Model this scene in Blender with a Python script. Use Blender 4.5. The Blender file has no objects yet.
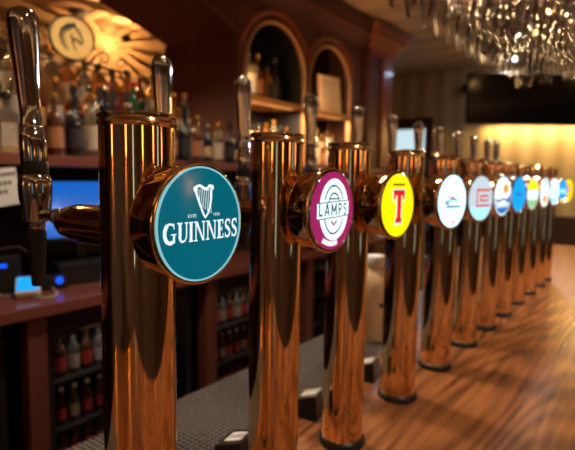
import bpy, bmesh, math, random
from mathutils import Vector, Matrix
PI = math.pi; R = math.radians
rnd = random.Random(11)
C = bpy.context.scene.collection
ZC = 1.07            # height of the bar top above the floor; everything is measured from the bar top, then lifted

# ------------------------------------------------------------------ materials
def newmat(name):
    m = bpy.data.materials.new(name); m.use_nodes = True
    nt = m.node_tree; b = nt.nodes['Principled BSDF']
    return m, nt, b
def mat(name, col, rough=.5, metal=0, var=.12, scale=30, stretch=(1, 1, 1), bump=0, coat=0, emis=None, es=0, trans=0, ior=1.45, col2=None, detail=4, rvar=0):
    m, nt, b = newmat(name)
    tc = nt.nodes.new('ShaderNodeTexCoord'); mp = nt.nodes.new('ShaderNodeMapping'); mp.inputs['Scale'].default_value = stretch
    nz = nt.nodes.new('ShaderNodeTexNoise'); nz.inputs['Scale'].default_value = scale; nz.inputs['Detail'].default_value = detail
    nt.links.new(tc.outputs['Object'], mp.inputs[0]); nt.links.new(mp.outputs[0], nz.inputs['Vector'])
    cr = nt.nodes.new('ShaderNodeValToRGB')
    c2 = col2 or tuple(min(1, c * (1 + var)) for c in col)
    c1 = col if col2 else tuple(c * (1 - var) for c in col)
    cr.color_ramp.elements[0].color = (*c1, 1); cr.color_ramp.elements[1].color = (*c2, 1)
    cr.color_ramp.elements[0].position = .3; cr.color_ramp.elements[1].position = .7
    nt.links.new(nz.outputs['Fac'], cr.inputs[0]); nt.links.new(cr.outputs[0], b.inputs['Base Color'])
    b.inputs['Roughness'].default_value = rough; b.inputs['Metallic'].default_value = metal
    b.inputs['Coat Weight'].default_value = coat; b.inputs['Coat Roughness'].default_value = .12
    b.inputs['Transmission Weight'].default_value = trans; b.inputs['IOR'].default_value = ior
    if rvar:
        mr = nt.nodes.new('ShaderNodeMapRange'); mr.inputs[3].default_value = rough - rvar; mr.inputs[4].default_value = rough + rvar
        nt.links.new(nz.outputs['Fac'], mr.inputs[0]); nt.links.new(mr.outputs[0], b.inputs['Roughness'])
    if bump:
        bp = nt.nodes.new('ShaderNodeBump'); bp.inputs['Strength'].default_value = bump; bp.inputs['Distance'].default_value = .002
        nt.links.new(nz.outputs['Fac'], bp.inputs['Height']); nt.links.new(bp.outputs[0], b.inputs['Normal'])
    if emis:
        b.inputs['Emission Color'].default_value = (*emis, 1); b.inputs['Emission Strength'].default_value = es
    return m
def srgb(r, g, b):
    f = lambda v: (v / 255 / 12.92) if v / 255 <= .04045 else ((v / 255 + .055) / 1.055) ** 2.4
    return (f(r), f(g), f(b))
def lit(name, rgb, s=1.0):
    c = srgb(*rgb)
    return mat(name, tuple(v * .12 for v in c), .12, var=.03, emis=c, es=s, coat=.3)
def wood(name, c1, c2, axis=1, rough=.35, scale=9, coat=.3, bump=.15):
    st = [1, 1, 1]; st[axis] = .09
    return mat(name, c1, rough, col2=c2, scale=scale, stretch=tuple(st), coat=coat, bump=bump, detail=9)
def brick(name, c1, c2, mortar, sc):
    m, nt, b = newmat(name)
    tc = nt.nodes.new('ShaderNodeTexCoord'); mp = nt.nodes.new('ShaderNodeMapping'); mp.inputs['Rotation'].default_value = (0, R(-90), R(-90))
    sp = nt.nodes.new('ShaderNodeSeparateXYZ'); cb = nt.nodes.new('ShaderNodeCombineXYZ')
    nt.links.new(tc.outputs['Object'], sp.inputs[0]); nt.links.new(sp.outputs[1], cb.inputs[0]); nt.links.new(sp.outputs[2], cb.inputs[1])
    br = nt.nodes.new('ShaderNodeTexBrick'); br.inputs['Scale'].default_value = sc
    br.inputs['Color1'].default_value = (*c1, 1); br.inputs['Color2'].default_value = (*c2, 1); br.inputs['Mortar'].default_value = (*mortar, 1)
    nt.links.new(cb.outputs[0], br.inputs['Vector']); nt.links.new(br.outputs['Color'], b.inputs['Base Color'])
    bp = nt.nodes.new('ShaderNodeBump'); bp.inputs['Distance'].default_value = .01; bp.inputs['Strength'].default_value = .5; bp.invert = True
    nt.links.new(br.outputs['Fac'], bp.inputs['Height']); nt.links.new(bp.outputs[0], b.inputs['Normal'])
    b.inputs['Roughness'].default_value = .8
    return m
def stripes(name, c1, c2, axis, scale, rough=.6, dist=.6, bump=.3):
    m, nt, b = newmat(name)
    tc = nt.nodes.new('ShaderNodeTexCoord')
    wv = nt.nodes.new('ShaderNodeTexWave'); wv.bands_direction = axis; wv.inputs['Scale'].default_value = scale
    wv.inputs['Distortion'].default_value = dist; wv.inputs['Detail'].default_value = 3; wv.inputs['Detail Scale'].default_value = .6
    nt.links.new(tc.outputs['Object'], wv.inputs['Vector'])
    cr = nt.nodes.new('ShaderNodeValToRGB'); cr.color_ramp.elements[0].color = (*c1, 1); cr.color_ramp.elements[1].color = (*c2, 1)
    nt.links.new(wv.outputs['Fac'], cr.inputs[0]); nt.links.new(cr.outputs[0], b.inputs['Base Color'])
    bp = nt.nodes.new('ShaderNodeBump'); bp.inputs['Distance'].default_value = .006; bp.inputs['Strength'].default_value = bump
    nt.links.new(wv.outputs['Fac'], bp.inputs['Height']); nt.links.new(bp.outputs[0], b.inputs['Normal'])
    b.inputs['Roughness'].default_value = rough
    return m
def counter_mat():
    m, nt, b = newmat('oak_counter')
    N = nt.nodes.new; L = nt.links.new
    tc = N('ShaderNodeTexCoord'); mp = N('ShaderNodeMapping'); mp.inputs['Scale'].default_value = (1, .10, 1); mp.inputs['Rotation'].default_value = (0, 0, R(-6))
    L(tc.outputs['Object'], mp.inputs[0])
    n1 = N('ShaderNodeTexNoise'); n1.inputs['Scale'].default_value = 2.6; n1.inputs['Detail'].default_value = 1
    L(mp.outputs[0], n1.inputs['Vector'])
    mu = N('ShaderNodeMath'); mu.operation = 'MULTIPLY'; mu.inputs[1].default_value = 300
    L(n1.outputs['Fac'], mu.inputs[0])
    sn = N('ShaderNodeMath'); sn.operation = 'SINE'; L(mu.outputs[0], sn.inputs[0])
    n2 = N('ShaderNodeTexNoise'); n2.inputs['Scale'].default_value = 60; n2.inputs['Detail'].default_value = 6
    m2 = N('ShaderNodeMapping'); m2.inputs['Scale'].default_value = (1, .05, 1); L(tc.outputs['Object'], m2.inputs[0]); L(m2.outputs[0], n2.inputs['Vector'])
    ad = N('ShaderNodeMath'); ad.operation = 'MULTIPLY_ADD'; ad.inputs[1].default_value = .13
    L(sn.outputs[0], ad.inputs[0]); L(n2.outputs['Fac'], ad.inputs[2])
    cr = N('ShaderNodeValToRGB'); e = cr.color_ramp.elements
    e[0].position = .25; e[0].color = (.30, .12, .046, 1); e[1].position = .75; e[1].color = (.10, .034, .014, 1)
    L(ad.outputs[0], cr.inputs[0]); L(cr.outputs[0], b.inputs['Base Color'])
    mr = N('ShaderNodeMapRange'); mr.inputs[3].default_value = .17; mr.inputs[4].default_value = .30; L(ad.outputs[0], mr.inputs[0]); L(mr.outputs[0], b.inputs['Roughness'])
    bp = N('ShaderNodeBump'); bp.inputs['Distance'].default_value = .0010; bp.inputs['Strength'].default_value = .4
    L(ad.outputs[0], bp.inputs['Height']); L(bp.outputs[0], b.inputs['Normal'])
    b.inputs['Specular IOR Level'].default_value = .6
    return m

M = {}
M['brass'] = mat('polished_copper_brass', (.84, .575, .32), .06, 1, var=.06, scale=14, stretch=(1, 1, .15), rvar=.03)
M['brass_rim'] = mat('brass_rim', (.90, .66, .38), .11, 1, var=.08, scale=40)
M['steel'] = mat('polished_steel', (.50, .50, .51), .08, 1, var=.08, scale=30, rvar=.04)
M['black'] = mat('black_plastic', (.012, .011, .012), .35, var=.2, scale=80)
M['rubber'] = mat('grey_bar_mat_rubber', (.085, .072, .07), .6, var=.2, scale=60)
M['counter'] = counter_mat()
M['mahog'] = wood('dark_mahogany', (.105, .036, .031), (.15, .052, .042), 2, .5, coat=.08)
M['mahog_h'] = wood('dark_mahogany_long', (.105, .036, .031), (.155, .054, .042), 1, .5, coat=.08)
M['mahog_red'] = wood('reddish_mahogany', (.27, .070, .036), (.38, .11, .06), 2, .35)
M['matt'] = mat('matt_mahogany', (.09, .034, .030), .75, col2=(.125, .046, .040), scale=9, stretch=(1, 1, .09), bump=.1)
M['postwood'] = wood('post_mahogany', (.10, .028, .018), (.15, .045, .028), 2, .4)
M['worktop'] = wood('reddish_worktop', (.125, .034, .024), (.19, .056, .036), 1, .3)
M['trim'] = wood('golden_wood_trim', (.40, .20, .075), (.52, .28, .11), 1, .4)
M['shelfwood'] = wood('pale_shelf_edge', (.60, .32, .11), (.72, .42, .16), 1, .4)
M['darkback'] = mat('dark_backing_board', (.012, .010, .013), .5, var=.2)
M['iron'] = mat('wrought_iron', (.015, .012, .010), .5, .6, bump=.2)
M['gold'] = mat('matt_gold_sign', (.88, .60, .20), .45, .2, var=.12, scale=18)
M['horse'] = mat('dark_brown_paint', (.025, .015, .01), .5)
M['floor'] = mat('dark_floor_tiles', (.03, .02, .017), .45, var=.3, scale=5)
M['ceil'] = stripes('boarded_cream_ceiling', (.50, .39, .25), (.66, .52, .35), 'Y', .9, .6, 1.2, .35)
M['ceil2'] = mat('smooth_plaster_ceiling', (.42, .36, .30), .7, var=.05, scale=3)
M['cream'] = stripes('cream_panelled_wall', (.44, .32, .155), (.62, .47, .25), 'X', 1.35, .65, .15, .5)
M['plaster'] = mat('orange_tinted_plaster', (.50, .36, .22), .7, var=.06, scale=4)
M['plainw'] = mat('plain_warm_wall', (.09, .05, .03), .7, var=.1, scale=3)
M['brick'] = brick('painted_brick', (.36, .16, .08), (.26, .11, .06), (.10, .055, .035), 5)
M['frame'] = wood('dark_red_window_frame', (.05, .014, .012), (.07, .02, .016), 2)
M['paper'] = mat('cream_paper', (.72, .60, .48), .6, var=.04)
M['white'] = mat('white_paper', (.72, .70, .68), .6, var=.03)
M['ink'] = mat('grey_ink', (.10, .09, .09), .6)
M['jug'] = mat('cream_plastic', (.62, .46, .30), .4, var=.05)
M['cable'] = mat('off_white_cable', (.42, .36, .32), .5)
M['phonebody'] = mat('pale_phone_case', (.48, .38, .33), .3)
M['screen'] = lit('blue_screen', (28, 110, 215), .75)
M['phonescreen'] = lit('sky_blue_screen', (30, 165, 245), 1.0)
M['led'] = lit('blue_indicator', (20, 80, 245), 1.6)
M['window'] = mat('daylit_pane', (.05, .06, .07), .1, emis=(.50, .68, .72), es=1.05)
M['tv'] = mat('black_glass_screen', (.006, .007, .010), .12, var=.1, coat=.5)
M['glass'] = mat('clear_glass', (1, 1, 1), .02, trans=1, ior=1.48, var=0)
def thin_glass():
    m, nt, b = newmat('thin_drinking_glass'); nt.nodes.remove(b); N = nt.nodes.new; L = nt.links.new
    tr = N('ShaderNodeBsdfTransparent'); tr.inputs[0].default_value = (.93, .93, .93, 1)
    gl = N('ShaderNodeBsdfGlossy'); gl.inputs['Roughness'].default_value = .015; gl.inputs[0].default_value = (.95, .95, .95, 1)
    lw = N('ShaderNodeLayerWeight'); lw.inputs[0].default_value = .28
    nz = N('ShaderNodeTexNoise'); nz.inputs['Scale'].default_value = 60; bp = N('ShaderNodeBump'); bp.inputs['Strength'].default_value = .10; bp.inputs['Distance'].default_value = .001
    L(nz.outputs['Fac'], bp.inputs['Height']); L(bp.outputs[0], gl.inputs['Normal'])
    ml = N('ShaderNodeMath'); ml.operation = 'MULTIPLY_ADD'; ml.inputs[1].default_value = .75; ml.inputs[2].default_value = .10
    mx = N('ShaderNodeMixShader'); L(lw.outputs['Fresnel'], ml.inputs[0]); L(ml.outputs[0], mx.inputs[0]); L(tr.outputs[0], mx.inputs[1]); L(gl.outputs[0], mx.inputs[2])
    L(mx.outputs[0], nt.nodes['Material Output'].inputs[0]); return m
M['thin'] = thin_glass()
M['pane'] = mat('cabinet_glass', (.95, .97, .97), .02, trans=1, ior=1.12, var=0)
M['steelshelf'] = mat('wire_shelf', (.18, .18, .19), .35, .8)
M['bulb'] = mat('warm_bulb', (.8, .5, .2), .3, emis=(1, .62, .28), es=45)
M['bulb_soft'] = mat('warm_lampshade', (.7, .4, .15), .5, emis=(1, .42, .11), es=5)
M['bulb_soft2'] = mat('added_glint_puck', (.8, .6, .3), .4, emis=(1, .66, .30), es=10)
M['bulb_cool'] = mat('cool_bulb', (.6, .7, .9), .3, emis=(.55, .72, 1), es=70)
M['lens_led'] = mat('warm_led_strip', (.8, .5, .2), .3, emis=(1, .50, .16), es=1.0)
M['leather'] = mat('dark_brown_leather', (.045, .018, .012), .45, bump=.3)
# bottles
def glassy(n, col, rough=.06, trans=.75): return mat(n, col, rough, trans=trans, var=.04, ior=1.45)
M['b_clear'] = glassy('clear_spirit_glass', (.34, .28, .21))
M['b_amber'] = glassy('amber_spirit_glass', (.50, .19, .05))
M['b_green'] = glassy('green_bottle_glass', (.025, .11, .03), trans=.5)
M['b_black'] = mat('black_bottle_glass', (.008, .008, .012), .08, coat=.4)
M['b_brown'] = glassy('brown_bottle_glass', (.12, .035, .012), trans=.4)
M['b_blue'] = glassy('dark_blue_bottle_glass', (.015, .022, .05), trans=.3)
M['b_red'] = glassy('red_liqueur_glass', (.16, .015, .012), trans=.4)
M['l_cream'] = mat('cream_label', (.44, .29, .16), .55, var=.15, scale=90)
M['l_white'] = mat('white_label', (.40, .33, .26), .55, var=.15, scale=90)
M['l_red'] = mat('red_label', (.40, .03, .03), .5, var=.2, scale=90)
M['l_gold'] = mat('gold_label', (.60, .34, .08), .35, .5, var=.15, scale=90)
M['l_black'] = mat('black_label', (.02, .018, .02), .5)
M['l_orange'] = mat('orange_label', (.30, .12, .05), .5, var=.15, scale=90)
M['c_gold'] = mat('gold_foil_cap', (.85, .50, .16), .22, 1)
M['c_silver'] = mat('silver_cap', (.75, .72, .68), .22, 1)
M['c_black'] = mat('black_cap', (.015, .014, .016), .3)
M['c_red'] = mat('red_cap', (.35, .03, .03), .35)
M['c_white'] = mat('white_cap', (.7, .66, .6), .4)

# ------------------------------------------------------------------ geometry helpers
class MB:
    def __init__(s): s.v = []; s.f = []; s.m = []; s.mats = []; s.sm = []
    def mi(s, m):
        if m not in s.mats: s.mats.append(m)
        return s.mats.index(m)
    def add(s, v, f, m, smooth=False, T=None):
        o = len(s.v)
        s.v += [tuple(T @ Vector(p)) if T else tuple(p) for p in v]
        k = s.mi(m)
        for q in f: s.f.append([i + o for i in q]); s.m.append(k); s.sm.append(smooth)
        return s
    def box(s, x0, x1, y0, y1, z0, z1, m, T=None, b=0):
        if b <= 0:
            v = [(x, y, z) for x in (x0, x1) for y in (y0, y1) for z in (z0, z1)]
            f = [(0, 1, 3, 2), (4, 6, 7, 5), (0, 4, 5, 1), (2, 3, 7, 6), (0, 2, 6, 4), (1, 5, 7, 3)]
            return s.add(v, f, m, False, T)
        bm = bmesh.new(); bmesh.ops.create_cube(bm, size=1)
        for q in bm.verts: q.co = Vector(((x0 + x1) / 2 + q.co.x * (x1 - x0), (y0 + y1) / 2 + q.co.y * (y1 - y0), (z0 + z1) / 2 + q.co.z * (z1 - z0)))
        bmesh.ops.bevel(bm, geom=bm.edges[:], offset=b, segments=2, affect='EDGES', profile=.6)
        bm.verts.index_update()
        v = [q.co[:] for q in bm.verts]; f = [[w.index for w in q.verts] for q in bm.faces]; bm.free()
        return s.add(v, f, m, False, T)
    def lathe(s, prof, m, seg=32, T=None, smooth=True, cap=True):
        v = []; f = []; n = len(prof)
        for (r, z) in prof:
            for k in range(seg):
                a = 2 * PI * k / seg; v.append((r * math.cos(a), r * math.sin(a), z))
        for i in range(n - 1):
            for k in range(seg):
                k2 = (k + 1) % seg
                f.append((i * seg + k, i * seg + k2, (i + 1) * seg + k2, (i + 1) * seg + k))
        if cap:
            if prof[0][0] > 1e-6: f.append(tuple(reversed(range(seg))))
            if prof[-1][0] > 1e-6: f.append(tuple(range((n - 1) * seg, n * seg)))
        return s.add(v, f, m, smooth, T)
    def tube(s, pts, r, m, seg=8, T=None, smooth=True):
        P = [Vector(p) for p in pts]; v = []; f = []; n = len(P)
        rs = r if isinstance(r, (list, tuple)) else [r] * n
        up = Vector((0, 0, 1))
        for i, p in enumerate(P):
            t = (P[min(i + 1, n - 1)] - P[max(i - 1, 0)]).normalized()
            a = t.cross(up)
            if a.length < .05: a = t.cross(Vector((1, 0, 0)))
            a.normalize(); b = t.cross(a)
            for k in range(seg):
                q = 2 * PI * k / seg; v.append(p + (a * math.cos(q) + b * math.sin(q)) * rs[i])
        for i in range(n - 1):
            for k in range(seg):
                k2 = (k + 1) % seg; f.append((i * seg + k, i * seg + k2, (i + 1) * seg + k2, (i + 1) * seg + k))
        f.append(tuple(reversed(range(seg)))); f.append(tuple(range((n - 1) * seg, n * seg)))
        return s.add(v, f, m, smooth, T)
    def build(s, name, parent=None, loc=None):
        me = bpy.data.meshes.new(name); me.from_pydata(s.v, [], s.f)
        for m in s.mats: me.materials.append(m)
        for p, k, sm in zip(me.polygons, s.m, s.sm): p.material_index = k; p.use_smooth = sm
        bm = bmesh.new(); bm.from_mesh(me); bmesh.ops.recalc_face_normals(bm, faces=bm.faces[:]); bm.to_mesh(me); bm.free()
        if any(s.sm):
            try: me.set_sharp_from_angle(angle=R(40))
            except Exception: pass
        o = bpy.data.objects.new(name, me); C.objects.link(o)
        if parent: o.parent = parent
        if loc: o.location = loc
        return o
def tag(o, label, cat, group=None, kind=None):
    o['label'] = label; o['category'] = cat
    if group: o['group'] = group
    if kind: o['kind'] = kind
    return o
def thing(name, label, cat, loc=(0, 0, 0), rz=0, group=None):
    o = bpy.data.objects.new(name, None); C.objects.link(o); o.empty_display_size = .05
    o.location = loc; o.rotation_euler = (0, 0, rz)
    return tag(o, label, cat, group)
def struct(name, mb):
    o = mb.build(name); o['kind'] = 'structure'; o['label'] = name.replace('_', ' '); return o
def dup(root, loc, label, rz=0, group=None, scale=None):
    r = root.copy(); C.objects.link(r); r.location = loc; r.rotation_euler = (0, 0, rz); r['label'] = label
    if group: r['group'] = group
    if scale: r.scale = (scale,) * 3
    for ch in root.children:
        c = ch.copy(); C.objects.link(c); c.parent = r
        for g in ch.children:
            d = g.copy(); C.objects.link(d); d.parent = c
    return r
ORD = ['first', 'second', 'third', 'fourth', 'fifth', 'sixth', 'seventh', 'eighth', 'ninth', 'tenth', 'eleventh', 'twelfth', 'thirteenth', 'fourteenth', 'fifteenth', 'sixteenth', 'seventeenth', 'eighteenth', 'nineteenth', 'twentieth',
       'twenty-first', 'twenty-second', 'twenty-third', 'twenty-fourth', 'twenty-fifth', 'twenty-sixth', 'twenty-seventh', 'twenty-eighth']

# ------------------------------------------------------------------ flat artwork on domes and boards
def stroke(pts, w, w2=None):
    """ribbon polygon along pts, width w (to w2)"""
    n = len(pts); L = []; Rr = []
    w2 = w if w2 is None else w2
    for i in range(n):
        a = Vector(pts[max(i - 1, 0)]); b = Vector(pts[min(i + 1, n - 1)]); t = (b - a).normalized()
        nn = Vector((-t.y, t.x)); ww = (w + (w2 - w) * i / (n - 1)) / 2; p = Vector(pts[i])
        L.append(tuple(p + nn * ww)); Rr.append(tuple(p - nn * ww))
    return [[L[i], L[i + 1], Rr[i + 1], Rr[i]] for i in range(n - 1)]
def arc(cx, cy, rx, ry, a0, a1, n=12): return [(cx + rx * math.cos(R(a0 + (a1 - a0) * i / n)), cy + ry * math.sin(R(a0 + (a1 - a0) * i / n))) for i in range(n + 1)]
def disc(cx, cy, rx, ry, n=28): return [arc(cx, cy, rx, ry, 0, 360, n)[:-1]]
def rect(x0, x1, y0, y1): return [[(x0, y0), (x1, y0), (x1, y1), (x0, y1)]]
def art(polys, m, mapping, mb=None, maxlen=.010):
    """fill polygons, cut them small and map (u,v)->3D"""
    mb = mb or MB()
    for poly in polys:
        bm = bmesh.new()
        vs = [bm.verts.new((p[0], p[1], 0)) for p in poly]
        try: bm.faces.new(vs)
        except Exception: bm.free(); continue
        bmesh.ops.triangulate(bm, faces=bm.faces[:])
        for _ in range(6):
            es = [e for e in bm.edges if e.calc_length() > maxlen]
            if not es: break
            bmesh.ops.subdivide_edges(bm, edges=es, cuts=1); bmesh.ops.triangulate(bm, faces=bm.faces[:])
        bm.verts.index_update()
        mb.add([mapping(v.co.x, v.co.y) for v in bm.verts], [[w.index for w in f.verts] for f in bm.faces], m)
        bm.free()
    return mb
def clipc(polys, r):   # keep artwork within the round face
    out = []
    for p in polys:
        q = []
        for i in range(len(p)):
            a = Vector(p[i]); b = Vector(p[(i + 1) % len(p)])
            for k in range(8): q.append(tuple(a.lerp(b, k / 8)))
        out.append([(x * min(1, r / max(1e-9, math.hypot(x, y))), y * min(1, r / max(1e-9, math.hypot(x, y)))) for x, y in q])
    return out
# serif capitals, drawn in a 1-high box; each returns (width, polygons)
def g_serif(ch):
    t = .20; h = .09; s = .07
    ser = lambda x, y, w=.30: rect(x - w / 2, x + w / 2, y - s / 2 if y > .5 else y, y if y > .5 else y + s)
    if ch == 'I': return .34, rect(.17 - t / 2, .17 + t / 2, 0, 1) + rect(.02, .32, 0, s) + rect(.02, .32, 1 - s, 1)
    if ch == 'N': return .92, rect(.13, .13 + h, 0, 1) + rect(.74, .74 + h, 0, 1) + [[(.10, 1), (.30, 1), (.815, 0), (.70, 0)]] + rect(.02, .30, 0, s) + rect(.02, .2, 1 - s, 1) + rect(.64, .90, 1 - s, 1)
    if ch == 'U': return .82, rect(.12, .12 + t, .3, 1) + rect(.64, .64 + h, .3, 1) + rect(.02, .38, 1 - s, 1) + rect(.56, .80, 1 - s, 1) + stroke(arc(.42, .32, .215, .27, 180, 290), t, h) + stroke(arc(.42, .32, .255, .27, 285, 362), h)
    if ch == 'E': return .66, rect(.12, .12 + t, 0, 1) + rect(.02, .60, 0, s * 1.3) + rect(.02, .58, 1 - s * 1.3, 1) + rect(.2, .48, .47, .54) + rect(.54, .60, 0, .25) + rect(.52, .58, .76, 1) + rect(.44, .49, .38, .63)
    if ch == 'G': return .90, stroke(arc(.47, .5, .37, .46, 52, 300, 20), h, t) + stroke(arc(.47, .5, .37, .46, 120, 240, 12), t * 1.15) + rect(.66, .80, .03, .46) + rect(.52, .90, .42, .48) + rect(.70, .76, .70, .98)
    if ch == 'S': return .62, stroke(arc(.31, .74, .20, .22, 30, 235, 12), h, t * .8) + stroke([(.17, .60), (.30, .52), (.44, .42)], t) + stroke(arc(.30, .27, .20, .23, 55, -150, 12), t * .8, h) + rect(.49, .54, .72, 1) + rect(.06, .11, 0, .28)
    return .4, []
def g_sans(ch):
    w = .17
    if ch == 'L': return .62, rect(.05, .05 + w, 0, 1) + rect(.05, .56, 0, w)
    if ch == 'A': return .78, stroke([(.09, 0), (.37, 1)], w) + stroke([(.67, 0), (.39, 1)], w) + rect(.2, .56, .24, .38)
    if ch == 'M': return .92, rect(.05, .05 + w, 0, 1) + rect(.68, .68 + w, 0, 1) + stroke([(.12, .96), (.45, .3)], w) + stroke([(.78, .96), (.45, .3)], w)
    if ch == 'P': return .66, rect(.05, .05 + w, 0, 1) + stroke([(.1, .92), (.36, .92)] + arc(.36, .70, .17, .22, 80, -80, 8) + [(.1, .48)], .15)
    if ch == 'S': return .62, stroke(arc(.31, .73, .20, .20, 30, 250, 10), .15) + stroke(arc(.31, .27, .20, .20, 70, -150, 10), .15) + stroke([(.20, .56), (.42, .44)], .15)
    if ch == 'E': return .6, rect(.05, .22, 0, 1) + rect(.05, .55, 0, .16) + rect(.05, .55, .84, 1) + rect(.05, .48, .43, .58)
    if ch == 'T': return .6, rect(.21, .37, 0, 1) + rect(.02, .57, .84, 1)
    if ch == 'D': return .66, rect(.05, .2, 0, 1) + stroke([(.1, .92)] + arc(.28, .5, .27, .42, 85, -85, 10) + [(.1, .08)], .15)
    if ch == '1': return .4, rect(.16, .30, 0, 1) + stroke([(.04, .78), (.2, .95)], .12)
    if ch == '7': return .55, rect(.03, .52, .84, 1) + stroke([(.44, .9), (.2, 0)], .16)
    if ch == '5': return .58, rect(.08, .5, .85, 1) + rect(.08, .22, .5, 1) + stroke(arc(.27, .3, .2, .24, 110, -140, 10), .15)
    if ch == '9': return .58, stroke(arc(.28, .7, .2, .22, 0, 360, 14), .14) + stroke([(.48, .7), (.44, .3), (.25, .02)], .14)
    return .3, []
def text(s, cx, cy, h, glyph, squeeze=1, gap=.06, curve=0):
    ws = [glyph(c)[0] for c in s]; W = (sum(ws) + gap * (len(s) - 1)) * h * squeeze; x = cx - W / 2; out = []
    for c, w in zip(s, ws):
        for p in glyph(c)[1]:
            out.append([(x + u * h * squeeze, cy + (v - .5) * h + curve * ((x + u * h * squeeze - cx) ** 2)) for u, v in p])
        x += (w + gap) * h * squeeze
    return out

# ------------------------------------------------------------------ room
def room():
    LX = -3.68
    struct('floor', MB().box(LX, 3.2, -2.4, 5.9, -1.12, -1.07, M['floor']))
    struct('ceiling', MB().box(LX, 3.3, -2.5, 6.0, 1.88, 1.95, M['ceil']))
    struct('wall_left', MB().box(LX - .1, LX, -2.5, 6.0, -1.12, 1.95, M['plaster']))
    struct('wall_brick', MB().box(LX, LX + .02, -2.4, 1.75, -1.07, 1.55, M['brick']))
    w = MB()   # far wall with a window opening
    wx0, wx1, wz0, wz1 = -2.62, -2.00, .62, 1.16
    w.box(LX, wx0, 5.9, 6.0, -1.12, 1.95, M['cream']).box(wx1, 3.2, 5.9, 6.0, -1.12, 1.95, M['cream'])
    w.box(wx0, wx1, 5.9, 6.0, -1.12, wz0, M['cream']).box(wx0, wx1, 5.9, 6.0, wz1, 1.95, M['cream'])
    struct('wall_far', w)
    struct('wall_right', MB().box(3.2, 3.3, -2.5, 6.0, -1.12, 1.95, M['plainw']))
    for nm, (x0, x1, y0, y1) in (('added_window_2', (3.16, 3.2, 1.3, 1.75)), ('added_window_3', (1.9, 2.3, -2.4, -2.36))):  # unseen bright windows added to give cool streaks in the metal
        fr = MB(); dx = x1 - x0; dy = y1 - y0
        fr.box(x0, x1, y0, y1, -.20, -.12, M['frame']).box(x0, x1, y0, y1, 1.10, 1.18, M['frame'])
        if dx < dy: fr.box(x0, x1, y0, y0 + .07, -.12, 1.10, M['frame']).box(x0, x1, y1 - .07, y1, -.12, 1.10, M['frame']).box(x0, x1, (y0 + y1) / 2 - .02, (y0 + y1) / 2 + .02, -.12, 1.10, M['frame'])
        else: fr.box(x0, x0 + .07, y0, y1, -.12, 1.10, M['frame']).box(x1 - .07, x1, y0, y1, -.12, 1.10, M['frame'])
        wo = struct(nm, fr)
        MB().box(x0 + (.07 if dx > dy else .01), x1 - (.07 if dx > dy else .02), y0 + (.07 if dx < dy else .01), y1 - (.07 if dx < dy else .02), -.12, 1.10, M['window']).build('window_pane', wo)
    struct('wall_near', MB().box(LX, 3.2, -2.5, -2.4, -1.12, 1.95, M['plainw']))
    struct('wall_divider', MB().box(LX, -2.42, 4.15, 4.23, -1.07, 1.95, M['cream']))
    f = MB()
    for a in (wx0 - .08, wx1): f.box(a, a + .08, 5.84, 5.9, wz0 - .08, wz1 + .14, M['frame'])
    f.box(wx0, wx1, 5.84, 5.9, wz0 - .08, wz0, M['frame']); f.box(wx0, wx1, 5.84, 5.9, wz1, wz1 + .14, M['frame'])
    f.box(-2.12, -2.09, 5.86, 5.90, wz0, wz1, M['frame'])
    o = struct('window_1', f)
    MB().box(wx0, wx1, 5.93, 5.94, wz0, wz1, M['window']).build('window_pane', o)
room()

# ------------------------------------------------------------------ bar counter
t = thing('bar_counter', 'long reddish-brown oak bar counter carrying the row of beer towers', 'bar counter', (0, 0, 0))
mb = MB(); mb.box(-.39, .78, -1.0, 4.2, -.05, 0, M['counter'], b=.008); mb.build('countertop', t)
MB().box(-.30, .60, -.95, 4.15, -1.07, -.05, M['mahog']).build('front_panel', t)
# drip mat with real nubs
mt = MB(); mt.box(-.382, -.165, -.45, 2.75, 0, .004, M['rubber'])
nx = 0
for i in range(19):
    for j in range(290):
        x = -.376 + i * .0112; y = -.44 + j * .011
        if y > 2.0 and (i + j) % 2: continue
        h = .0035; r = .0038
        mt.add([(x - r, y - r, .004), (x + r, y - r, .004), (x + r, y + r, .004), (x - r, y + r, .004), (x - r * .5, y - r * .5, .004 + h), (x + r * .5, y - r * .5, .004 + h), (x + r * .5, y + r * .5, .004 + h), (x - r * .5, y + r * .5, .004 + h)],
               [(0, 1, 5, 4), (1, 2, 6, 5), (2, 3, 7, 6), (3, 0, 4, 7), (4, 5, 6, 7)], M['rubber'])
tag(mt.build('bar_mat'), 'grey studded rubber drip mat along the staff edge of the counter', 'bar mat')

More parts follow.
